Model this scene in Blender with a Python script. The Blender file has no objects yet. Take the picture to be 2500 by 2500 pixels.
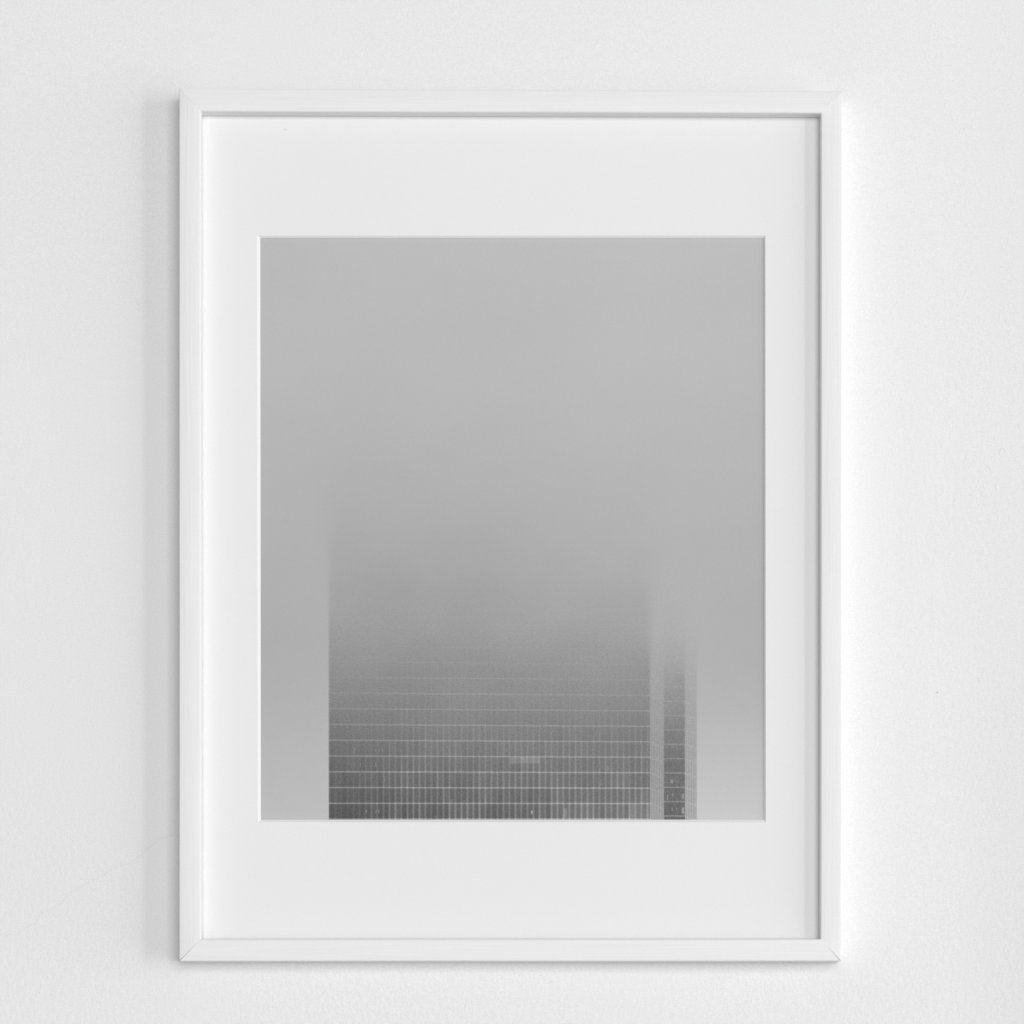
import bpy, bmesh, math, random
from mathutils import Vector, noise

random.seed(7)
sc = bpy.context.scene
col = sc.collection

# ------------------------------------------------------------------ camera
S = 0.0003125            # metres per photograph pixel on the plane of the frame's front
ZD = 9000 * S            # camera to frame front
PX, PY = 1250.0, 2700.0  # foot of the camera's axis: level with the lower wall, lens shifted up
HZ = 1.50                # height of the picture's centre above the floor
FRONT = 92 * S           # frame front to wall

cam_d = bpy.data.cameras.new("camera")
cam = bpy.data.objects.new("camera", cam_d)
col.objects.link(cam)
cam.location = (0, -(FRONT + ZD), HZ + (1250 - PY) * S)
cam.rotation_euler = (math.radians(90), 0, 0)
cam_d.sensor_width = 36
cam_d.lens = 36 * ZD / (2500 * S)
cam_d.shift_y = (PY - 1250) / 2500
cam_d.clip_end = 100
sc.camera = cam

# ------------------------------------------------------------------ light
world = bpy.data.worlds.new("World")
sc.world = world
world.use_nodes = True
bg = world.node_tree.nodes["Background"]
bg.inputs[0].default_value = (1, 1, 1, 1)
bg.inputs[1].default_value = 0.275

def area(name, az, el, dist, w, h, power):
    """area lamp at azimuth az (0 = straight in front, + = right) aimed at the picture"""
    d = bpy.data.lights.new(name, 'AREA')
    d.shape = 'RECTANGLE'
    d.size, d.size_y, d.energy = w, h, power
    o = bpy.data.objects.new(name, d)
    col.objects.link(o)
    a, e = math.radians(az), math.radians(el)
    v = Vector((math.sin(a) * math.cos(e), -math.cos(a) * math.cos(e), math.sin(e)))
    o.location = Vector((0, 0, HZ)) + v * dist
    o.rotation_euler = v.to_track_quat('Z', 'Y').to_euler()
    return o
area("window_light", 45.5, -2, 10.0, 0.85, 4.1, 112)              # narrow far window: the crisp shadow edge
area("soft_window_light", 66, -8, 12.0, 9.0, 9.0, 520)           # wide window seen at a slant
area("room_light", 9, 3, 10.0, 5.2, 4.5, 505)                   # bright room in front

sc.view_settings.view_transform = 'Standard'
sc.view_settings.look = 'None'
sc.view_settings.exposure = 0.06
sc.view_settings.gamma = 1

# ------------------------------------------------------------------ helpers
def W(px, py, d):
    """pixel on the photograph -> point lying d pixels behind the frame's front plane"""
    k = (9000 + d) / 9000
    return Vector(((PX + (px - PX) * k - 1250) * S, -FRONT + d * S,
                   (1250 - (PY + (py - PY) * k)) * S))

def link(name, me, mat, parent=None):
    o = bpy.data.objects.new(name, me)
    col.objects.link(o)
    if mat: me.materials.append(mat)
    o.parent = parent
    return o

def from_bm(name, bm, mat, parent=None, smooth=False):
    bmesh.ops.recalc_face_normals(bm, faces=bm.faces)
    me = bpy.data.meshes.new(name)
    bm.to_mesh(me); bm.free()
    if smooth:
        me.polygons.foreach_set("use_smooth", [True] * len(me.polygons))
    return link(name, me, mat, parent)

class V:
    """a value in a node tree, with arithmetic"""
    nt = None
    def __init__(s, sock): s.s = sock
    @staticmethod
    def op(o, *a, clamp=False):
        n = V.nt.nodes.new("ShaderNodeMath"); n.operation = o; n.use_clamp = clamp
        for i, x in enumerate(a):
            if isinstance(x, V): V.nt.links.new(x.s, n.inputs[i])
            else: n.inputs[i].default_value = x
        return V(n.outputs[0])
    def __add__(s, o): return V.op('ADD', s, o)
    __radd__ = __add__
    def __sub__(s, o): return V.op('SUBTRACT', s, o)
    def __rsub__(s, o): return V.op('SUBTRACT', o, s)
    def __mul__(s, o): return V.op('MULTIPLY', s, o)
    __rmul__ = __mul__
    def __truediv__(s, o): return V.op('DIVIDE', s, o)
    def floor(s): return V.op('FLOOR', s)
    def fract(s): return V.op('FRACT', s)
    def pw(s, e): return V.op('POWER', s, e)

def step(x, a, b):
    n = V.nt.nodes.new("ShaderNodeMapRange"); n.interpolation_type = 'SMOOTHSTEP'; n.clamp = True
    for i, v in ((0, x), (1, a), (2, b)):
        if isinstance(v, V): V.nt.links.new(v.s, n.inputs[i])
        else: n.inputs[i].default_value = v
    n.inputs[3].default_value = 0; n.inputs[4].default_value = 1
    return V(n.outputs[0])

def mix(a, b, f): return a + (b - a) * f
def band(x, a, b, e=0.6): return step(x, a - e, a + e) * (1 - step(x, b - e, b + e))

def curve(y, pts, y0=560, y1=2020):
    """piecewise curve through (pixel row, grey 0-255)"""
    n = V.nt.nodes.new("ShaderNodeValToRGB"); r = n.color_ramp; r.interpolation = 'LINEAR'
    V.nt.links.new(((y - y0) / (y1 - y0)).s, n.inputs[0])
    while len(r.elements) < len(pts): r.elements.new(0.5)
    for e, (p, g) in zip(r.elements, pts):
        e.position = (p - y0) / (y1 - y0)
    for e, (p, g) in zip(r.elements, pts):
        e.color = (g / 255,) * 3 + (1,)
    return V(n.outputs[0])

def tex_noise(vec, scale, detail=2, rough=0.5):
    n = V.nt.nodes.new("ShaderNodeTexNoise")
    n.inputs['Scale'].default_value = scale
    n.inputs['Detail'].default_value = detail
    n.inputs['Roughness'].default_value = rough
    V.nt.links.new(vec, n.inputs['Vector'])
    return V(n.outputs[0])

def mapped(vec, sx, sy, sz):
    n = V.nt.nodes.new("ShaderNodeMapping")
    n.inputs['Scale'].default_value = (sx, sy, sz)
    V.nt.links.new(vec, n.inputs['Vector'])
    return n.outputs[0]

def new_mat(name, rough, spec=0.3):
    m = bpy.data.materials.new(name); m.use_nodes = True
    V.nt = m.node_tree
    b = V.nt.nodes["Principled BSDF"]
    b.inputs['Roughness'].default_value = rough
    b.inputs['Specular IOR Level'].default_value = spec
    tc = V.nt.nodes.new("ShaderNodeTexCoord")
    return m, b, tc.outputs['Object']

def set_grey(b, v):
    c = V.nt.nodes.new("ShaderNodeCombineColor")
    for i in range(3): V.nt.links.new(v.s, c.inputs[i])
    V.nt.links.new(c.outputs[0], b.inputs['Base Color'])

def set_bump(b, h, dist, strength=1.0):
    n = V.nt.nodes.new("ShaderNodeBump")
    n.inputs['Strength'].default_value = strength
    n.inputs['Distance'].default_value = dist
    V.nt.links.new(h.s, n.inputs['Height'])
    V.nt.links.new(n.outputs[0], b.inputs['Normal'])

# ------------------------------------------------------------------ materials
def wall_paint():
    m, b, ob = new_mat("wall_paint", 0.75, 0.25)
    n1 = tex_noise(ob, 900, 3, 0.6)                     # roller stipple
    n2 = tex_noise(mapped(ob, 1, 1, 0.6), 260, 2)       # coarser orange peel
    n3 = tex_noise(ob, 5, 2)                            # patches where the roller lay thicker
    sep = V.nt.nodes.new("ShaderNodeSeparateXYZ"); V.nt.links.new(ob, sep.inputs[0])
    patch = step(n3 - V(sep.outputs[2]) * 0.35, 0.40, 0.72)   # the lower coat went on wetter
    set_bump(b, n1 * 0.6 + n2 * (0.35 + patch * 1.3), 0.00022)
    set_grey(b, 0.815 + (tex_noise(ob, 1000, 3, 0.7) - 0.5) * 0.25 + (tex_noise(ob, 7, 3) - 0.5) * 0.02)
    return m

def painted_wood(name, vertical):
    m, b, ob = new_mat(name, 0.5, 0.35)
    sx, sz = (1, 0.022) if vertical else (0.022, 1)
    g = tex_noise(mapped(ob, sx, 1, sz), 700, 3, 0.6)
    g2 = tex_noise(mapped(ob, sx, 1, sz * 0.6), 260, 2)
    f = tex_noise(ob, 1800, 2)
    set_bump(b, g * 0.7 + g2 * 0.6 + f * 0.12, 0.0002)
    set_grey(b, 0.81 + (g - 0.5) * 0.10 + (f - 0.5) * 0.12)
    return m

def mat_card():
    m, b, ob = new_mat("mat_card", 0.9, 0.15)
    f = tex_noise(ob, 1700, 3, 0.7)
    set_bump(b, f, 0.00006)
    set_grey(b, 0.825 + (tex_noise(ob, 1000, 3, 0.7) - 0.5) * 0.14 + (tex_noise(ob, 9, 2) - 0.5) * 0.012)
    return m

def plain(name, v, rough=0.8):
    m, b, ob = new_mat(name, rough, 0.2)
    set_grey(b, v + (tex_noise(ob, 1200, 2) - 0.5) * 0.04)
    return m

PRINT_D = 47.5
def print_ink():
    """the printed photograph: a slab building fading upward into fog"""
    m, b, ob = new_mat("print_ink", 0.6, 0.2)
    sep = V.nt.nodes.new("ShaderNodeSeparateXYZ"); V.nt.links.new(ob, sep.inputs[0])
    k = (9000 + PRINT_D) / 9000
    X = V(sep.outputs[0]) / (S * k) + (PX + (1250 - PX) / k)
    Y = V(sep.outputs[2]) / (-S * k) + (PY + (1250 - PY) / k)

    fogn = tex_noise(mapped(ob, 1, 1, 1.6), 6, 3) - 0.5
    left = curve(Y, [(580,187),(800,186),(1000,184),(1200,180),(1400,176),(1550,174),(1700,178),(1850,184),(2000,191)])
    right = curve(Y, [(580,190),(900,187),(1100,183),(1300,179),(1500,176),(1620,177),(1750,184),(1850,191),(2000,202)])
    sky = mix(left, right, step(X, 800, 1700))
    # drifting fog: the rows at which the tower thins out wander up and down
    drift = (tex_noise(mapped(ob, 1, 1, 1.5), 9, 2, 0.6) - 0.5) * 150 + (tex_noise(mapped(ob, 1, 1, 1.3), 22, 2) - 0.5) * 60
    Yd = Y + drift * band(Y, 1100, 1730, 220) + 28 * band(X, 930, 1230, 160) * band(Y, 1100, 1650, 150)
    a = curve(Yd, [(580,188),(900,185),(1000,183),(1100,180),(1200,177),(1300,172),(1400,166),(1500,157),(1600,147),(1700,131),(1800,113),(1900,99),(2000,84)])
    c = curve(Yd, [(580,189),(900,186),(1000,184),(1100,181),(1200,178),(1300,173),(1400,167),(1500,160),(1600,152),(1700,139),(1800,123),(1900,110),(2000,96)])
    e = curve(Yd, [(580,190),(900,187),(1000,185),(1100,183),(1200,180),(1300,177),(1400,172),(1500,165),(1600,153),(1700,138),(1800,123),(1900,116),(2000,116)])
    face = mix(mix(a, c, step(X, 780, 1150)), e, step(X, 1150, 1560))
    D = curve(Yd, [(1550,0),(1640,17),(1720,60),(1810,132),(1905,205),(2000,255)])     # how clear of the fog

    # floors and mullions of the long face
    sp = 38.5 - (X - 800) * (0.8 / 786)
    t = (1999.6 - Y) / sp
    fl = t.floor()
    line = 1 - step(V.op('ABSOLUTE', (t + 0.5).fract() - 0.5), 0.034, 0.062)
    u = (X - 950.8) / 14.65
    cellx = (u + 0.5).floor()
    cv = V.nt.nodes.new("ShaderNodeCombineXYZ")
    V.nt.links.new(u.floor().s, cv.inputs[0]); V.nt.links.new(fl.s, cv.inputs[1])
    wn = V.nt.nodes.new("ShaderNodeTexWhiteNoise"); wn.noise_dimensions = '2D'
    V.nt.links.new(cv.outputs[0], wn.inputs['Vector'])
    rnd = V(wn.outputs['Value'])
    D2 = D * (0.25 + 0.75 * D)
    cm = V.nt.nodes.new("ShaderNodeCombineXYZ")
    V.nt.links.new(cellx.s, cm.inputs[0]); V.nt.links.new(fl.s, cm.inputs[1])
    wm = V.nt.nodes.new("ShaderNodeTexWhiteNoise"); wm.noise_dimensions = '2D'
    V.nt.links.new(cm.outputs[0], wm.inputs['Vector'])
    rm = V(wm.outputs['Value'])
    mull = 1 - step(V.op('ABSOLUTE', (u + 0.5).fract() - 0.5), 0.11, 0.22)
    mull = mull * (0.5 + rm * 0.5) * (0.3 + 0.7 * step(X, 830, 1000))
    face = face + D2 * ((rnd - 0.6) * (12/255) + mull * (36/255))
    face = mix(face, face + D * (46/255), line)
    face = face + D * band(Y, 1849, 1864, 1.2) * band(X, 1245, 1317, 2) * (26/255)
    for x0, x1, y0, y1, g in ((864,867,1826,1839,34),(916,919,1828,1837,30),(924,926,1828,1836,30),(931,934,1828,1836,26),
                              (864,866,1864,1873,22),(879,881,1863,1873,34),(916,919,1862,1872,34),(938,940,1902,1907,36),
                              (893,896,1977,1983,44),(917,919,1979,1985,48),(924,926,1977,1985,48),(1297,1300,1979,1987,78),
                              (1062,1065,1991,1996,34),(1376,1385,1973,1997,22),(1100,1106,1952,1960,26),(1131,1137,1954,1958,20),
                              (1482,1486,1870,1882,18),(1466,1471,1902,1918,18),(1540,1586,1966,1996,10)):
        face = face + band(Y, y0, y1, 1) * band(X, x0, x1, 0.8) * (g / 255) * D

    # near end wall with its fins, the recessed second face, the far end wall
    s1 = curve(Yd, [(580,190),(900,187),(1100,183),(1200,180),(1400,176.5),(1500,174),(1600,168),(1700,159),(1800,153),(1900,152),(2000,156)])
    f2 = curve(Yd, [(580,190),(900,187),(1100,183),(1300,179),(1450,177),(1570,168),(1640,159),(1715,143),(1790,127),(1870,114),(2000,103)])
    s2 = curve(Yd, [(580,190),(900,187),(1100,183),(1300,179),(1500,176),(1600,172),(1700,166),(1800,162),(1900,162),(2000,165)])
    def fins(base, x0, pitch, sl, y0, sp):
        f = ((X - x0) / pitch).fract()
        fin = band(f, 0.30, 0.80, 0.15)
        q = (y0 - (Y - (X - x0) * sl)) / sp
        ln = 1 - step(V.op('ABSOLUTE', (q + 0.5).fract() - 0.5), 0.030, 0.055)
        return base + D * ((fin - 0.4) * (24/255) + ln * (11/255))
    s1 = fins(s1, 1586, 4.0, 0.42, 1961, 37.6)
    s2 = fins(s2, 1672, 4.1, 0.27, 1959, 35.2)
    q2 = (1992.1 - Y) / 35.0
    ln2 = 1 - step(V.op('ABSOLUTE', (q2 + 0.5).fract() - 0.5), 0.030, 0.055)
    f2 = f2 + D * (ln2 * (38/255) + (tex_noise(mapped(ob, 1, 1, 0.5), 900, 1) - 0.5) * (40/255))
    for x0, x1, y0, y1, g in ((1637,1643,1904,1912,60),(1651,1653,1905,1911,50),(1629,1631,1939,1953,66),(1640,1644,1938,1943,55),
                              (1664.5,1670,1938,1950,62),(1664.5,1670,1971,1986,76),(1651,1653,1973,1978,70),(1640,1643,1974,1979,40),
                              (1667,1671,1803,1814,24),(1629,1631,1914,1918,36)):
        f2 = f2 + band(Y, y0, y1, 1) * band(X, x0, x1, 0.8) * (g * 0.72 / 255) * D

    # the fog softens every vertical edge more and more with height
    w = curve(Yd, [(700,255),(1000,220),(1150,120),(1250,62),(1350,20),(1500,5),(2000,2)]) * 200
    wr = curve(Yd, [(900,140),(1200,90),(1350,45),(1450,24),(1550,14),(1650,3.5),(2000,1.6)]) * 255
    def edge(x, w): return step(X, x - w, w + x)
    out = mix(sky, face, edge(803, w))
    out = mix(out, s1, edge(1586.5, wr))
    out = mix(out, f2, edge(1621, wr))
    out = mix(out, s2, edge(1672, wr))
    out = mix(out, right, edge(1701, wr))
    grain = (tex_noise(ob, 950, 2, 0.7) - 0.5) * (0.45 + 1.3 * step(Y, 1300, 1900) * band(X, 800, 1700))
    out = out + fogn * (9/255) + grain * (30/255)
    set_grey(b, out.pw(2.2) * 0.975)
    return m

M_WALL = wall_paint()
M_WV = painted_wood("white_wood_upright", True)
M_WH = painted_wood("white_wood_level", False)
M_CARD = mat_card()
M_PRINT = print_ink()
M_DUST = plain("dust_speck", 0.22)
M_CRACK = plain("grimy_paint", 0.66)
M_BOARD = plain("brown_hardboard", 0.22)

# ------------------------------------------------------------------ wall
def wall_y(p):
    """the plaster is never flat: slow waves, and an added rise at the right, shaped to darken the wall there"""
    h = noise.noise(Vector((p.x * 3.1, p.z * 1.7, 2.0))) * 0.0011 + noise.noise(Vector((p.x * 8, p.z * 6, 9.0))) * 0.00022
    low = min(1, max(0, (0.05 - p.z) / 0.25))
    t = min(1, max(0, p.x - 0.335) / 0.14)
    h += (0.35 + 0.65 * low) * 0.012 * (1 - math.cos(math.pi * t)) / 2  # added rise: its slope shades the right edge, most of all low down
    return -h
def build_wall():
    n, half = 260, 1.0
    bm = bmesh.new()
    g = []
    for j in range(n + 1):
        row = []
        for i in range(n + 1):
            x = -half + 2 * half * i / n; z = -half + 2 * half * j / n
            h = -wall_y(Vector((x, 0, z)))
            row.append(bm.verts.new((x, -h, z)))
        g.append(row)
    for j in range(n):
        for i in range(n):
            bm.faces.new((g[j][i], g[j][i+1], g[j+1][i+1], g[j+1][i]))
    ring = [g[0][i] for i in range(n)] + [g[j][n] for j in range(n)] + [g[n][i] for i in range(n, 0, -1)] + [g[j][0] for j in range(n, 0, -1)]
    back = [bm.verts.new((v.co.x, 0.12, v.co.z)) for v in ring]
    for k in range(len(ring)):
        q = (k + 1) % len(ring)
        bm.faces.new((ring[k], back[k], back[q], ring[q]))
    bm.faces.new(back)
    o = from_bm("wall", bm, M_WALL, None, True)
    o.location = (0, 0, HZ)
    o["kind"] = "structure"
    o["label"] = "white painted plaster wall behind the framed picture, faintly stippled with a hairline crack"
    return o
wall = build_wall()
WALL_D = 92.0
# hairline crack: a raised paint edge wandering up to the frame
def ridge(bm, pts, wid, hgt):
    rows = []
    for i, p in enumerate(pts):
        t = (pts[min(i + 1, len(pts) - 1)] - pts[max(i - 1, 0)]).normalized()
        nrm = Vector((-t.z, 0, t.x))
        f = 1.0 if 0 < i < len(pts) - 1 else 0.15
        y = wall_y(p)
        a = p + nrm * wid * f; c = p - nrm * wid * f
        rows.append([bm.verts.new((a.x, y + 0.0002, a.z)), bm.verts.new((p.x, y - hgt * f, p.z)), bm.verts.new((c.x, y + 0.0002, c.z))])
    for r0, r1 in zip(rows, rows[1:]):
        for k in range(2):
            bm.faces.new((r0[k], r0[k+1], r1[k+1], r1[k]))
path = [(-40,2290),(0,2282),(40,2284),(62,2265),(88,2252),(104,2226),(150,2206),(170,2180),(205,2160),(232,2148),(262,2130),(290,2117),(318,2106),(340,2090),(370,2063),(392,2046),(420,2040),(450,2040)]
pts = []
for (x0, y0), (x1, y1) in zip(path, path[1:]):
    for k in range(6):
        f = k / 6
        x = x0 + (x1 - x0) * f; y = y0 + (y1 - y0) * f
        p = W(x + random.uniform(-1.2, 1.2), y + random.uniform(-1.6, 1.6), WALL_D); p.y = 0
        pts.append(p)
bm = bmesh.new(); ridge(bm, pts, 0.00024, 0.0001)
from_bm("crack", bm, M_CRACK, wall)

for path in ([(2449,1090),(2443,1100),(2441,1110)], [(2447,1092),(2455,1102),(2462,1108)], [(2360,1112),(2358,1122),(2352,1131)],
             [(2408,1136),(2416,1140),(2422,1150)], [(2401,1180),(2403,1190),(2408,1196)], [(2330,1224),(2334,1218),(2338,1222)],
             [(2368,1206),(2372,1210),(2376,1204)], [(2430,1184),(2434,1192),(2432,1198)], [(2470,1208),(2476,1203),(2482,1206)],
             [(418,196),(424,204),(432,208)]):
    pp = []
    for x, y in path:
        p = W(x, y, WALL_D); p.y = 0; pp.append(p)
    fine = []
    for a0, a1 in zip(pp, pp[1:]):
        fine += [a0.lerp(a1, k / 4) for k in range(4)]
    fine.append(pp[-1])
    bm = bmesh.new(); ridge(bm, fine, 0.0009, 0.00045)
    from_bm("paint_ridge", bm, M_WALL, wall, True)

def speck(px, py, d, rx, rz, ang, mat, parent, y=None):
    bm = bmesh.new()
    bmesh.ops.create_uvsphere(bm, u_segments=10, v_segments=6, radius=1)
    c = W(px, py, d)
    if y is not None: c.y = y
    for v in bm.verts:
        x, z = v.co.x * rx * S, v.co.z * rz * S
        v.co = Vector((c.x + x * math.cos(ang) - z * math.sin(ang), c.y + v.co.y * 0.0002, c.z + x * math.sin(ang) + z * math.cos(ang)))
    return from_bm("speck", bm, mat, parent, True)
p = W(2288.5, 1690, WALL_D)
speck(2288.5, 1690, WALL_D, 2.6, 0.8, math.radians(50), M_DUST, wall, wall_y(p))

# ------------------------------------------------------------------ framed picture
pic = bpy.data.objects.new("framed_picture", None)
col.objects.link(pic)
pic.location = (0, 0, HZ)
pic["label"] = "white wooden frame with wide white mat around a grey print of a foggy tower"
pic["category"] = "picture frame"

OUT = [(438, 216), (2055, 223), (2053, 2346), (438, 2346)]     # TL TR BR BL, front plane
INN = [(491, 272), (2004, 276.5), (2003, 2292), (491.5, 2292)]
# profile: (fraction from outer to inner edge, depth behind front in px)
def arc(cx, cy, rx, ry, a0, a1, n):
    return [(cx + rx * math.cos(math.radians(a0 + (a1 - a0) * i / n)), cy - ry * math.sin(math.radians(a0 + (a1 - a0) * i / n))) for i in range(n + 1)]
RW = 53.0
prof = [(0, 89)] + arc(1.6, 1.6, 1.6, 1.6, 180, 90, 4) + arc(RW - 5, 5, 5, 5, 90, 0, 6) + [(RW, 38), (RW - 26, 38), (RW - 26, 89)]

def corner(ci, frac, d, shift=(0, 0)):
    ox, oy = OUT[ci]; ix, iy = INN[ci]
    q = W(ox + (ix - ox) * frac + shift[0], oy + (iy - oy) * frac + shift[1], 0)
    q.y = -FRONT + d * S
    return q

GAP = {0: 0.25, 1: 0.2, 2: 1.5, 3: 1.7}         # how far each mitre has opened at its outer end, px
def rail(c0, c1, mat, lean=0):
    bm = bmesh.new()
    ax = Vector((OUT[c1][0] - OUT[c0][0], OUT[c1][1] - OUT[c0][1])).normalized()
    NSEG = 24
    rings = []
    for sgm in range(NSEG + 1):
        t = sgm / NSEG
        r = []
        for k, (a, d) in enumerate(prof):
            fr = a / RW
            if d < 20: d = d + lean * fr            # added tilt of the front face, so it catches less light
            g0 = (0.12 + GAP[c0] * (1 - fr) ** 2.2) * 0.5; g1 = (0.12 + GAP[c1] * (1 - fr) ** 2.2) * 0.5
            p0 = corner(c0, fr, d, (ax.x * g0, ax.y * g0)); p1 = corner(c1, fr, d, (-ax.x * g1, -ax.y * g1))
            p = p0.lerp(p1, t)
            if 0 < sgm < NSEG:                       # wood is never dead straight
                p.x += noise.noise(Vector((p.x * 5, p.z * 5, c0 * 7.0))) * 0.00018 * (abs(ax.y))
                p.z += noise.noise(Vector((p.x * 5, p.z * 5, c0 * 7.0 + 3))) * 0.00018 * (abs(ax.x))
            r.append(bm.verts.new(p))
        rings.append(r)
    m = len(prof)
    for r0, r1 in zip(rings, rings[1:]):
        for k in range(m):
            bm.faces.new((r0[k], r0[(k+1) % m], r1[(k+1) % m], r1[k]))
    bm.faces.new(rings[0]); bm.faces.new(rings[-1])
    o = from_bm("rail", bm, mat, pic, False)
    me = o.data
    me.polygons.foreach_set("use_smooth", [len(f.vertices) == 4 for f in me.polygons])
    me.set_sharp_from_angle(angle=math.radians(40))
    return o
rail(0, 1, M_WH); rail(1, 2, M_WV, 2.2); rail(2, 3, M_WH); rail(3, 0, M_WV)

# mat board: a card with a bevelled window
MAT_D = 41.0
def quad(pts, d, n):
    """n points along each side of a four-cornered outline"""
    r = []
    for i in range(4):
        a, c = pts[i], pts[(i + 1) % 4]
        for k in range(n):
            t = k / n
            r.append((a[0] + (c[0] - a[0]) * t, a[1] + (c[1] - a[1]) * t, d))
    return r
MAT_OUT = [(475, 255), (2020, 262), (2018, 2306), (475, 2306)]
WIN = [(627.5, 575.5), (1868.5, 575), (1869.5, 2007.5), (629.5, 2007.5)]
OPEN = [(635.5, 581.3), (1864.8, 581.3), (1865.2, 2001.0), (637, 2001.0)]
bm = bmesh.new()
NQ = 30
loops = []
for pts4, d in ((MAT_OUT, MAT_D + 5.5), (MAT_OUT, MAT_D), (WIN, MAT_D), (OPEN, MAT_D + 5.5)):
    lo = []
    for x, y, dd in quad(pts4, d, NQ):
        p = W(x, y, dd)
        lo.append(bm.verts.new(p))
    loops.append(lo)
for a, c in zip(loops, loops[1:]):
    for k in range(len(a)):
        q = (k + 1) % len(a)
        bm.faces.new((a[k], a[q], c[q], c[k]))
a, c = loops[-1], loops[0]
for k in range(len(a)):
    q = (k + 1) % len(a)
    bm.faces.new((a[k], a[q], c[q], c[k]))
mat_o = from_bm("mat_board", bm, M_CARD, pic)
speck(696, 316.5, MAT_D, 1.3, 1.1, 0.4, M_DUST, mat_o)

bm = bmesh.new()
PR = [(600, 550), (1900, 550), (1900, 2040), (600, 2040)]
f = [bm.verts.new(W(x, y, PRINT_D)) for x, y in PR]; k = [bm.verts.new(W(x, y, PRINT_D + 1)) for x, y in PR]
bm.faces.new(f); bm.faces.new(k[::-1])
for i in range(4):
    bm.faces.new((f[i], k[i], k[(i+1) % 4], f[(i+1) % 4]))
po = from_bm("print", bm, M_PRINT, pic)
po["label"] = "grey photographic print of an office slab rising into fog"

bm = bmesh.new()
BB = [(470, 250), (2024, 257), (2022, 2312), (470, 2312)]
f = [bm.verts.new(W(x, y, 51)) for x, y in BB]; k = [bm.verts.new(W(x, y, 61)) for x, y in BB]
bm.faces.new(f); bm.faces.new(k[::-1])
for i in range(4):
    bm.faces.new((f[i], k[i], k[(i+1) % 4], f[(i+1) % 4]))
from_bm("backing_board", bm, M_BOARD, pic)
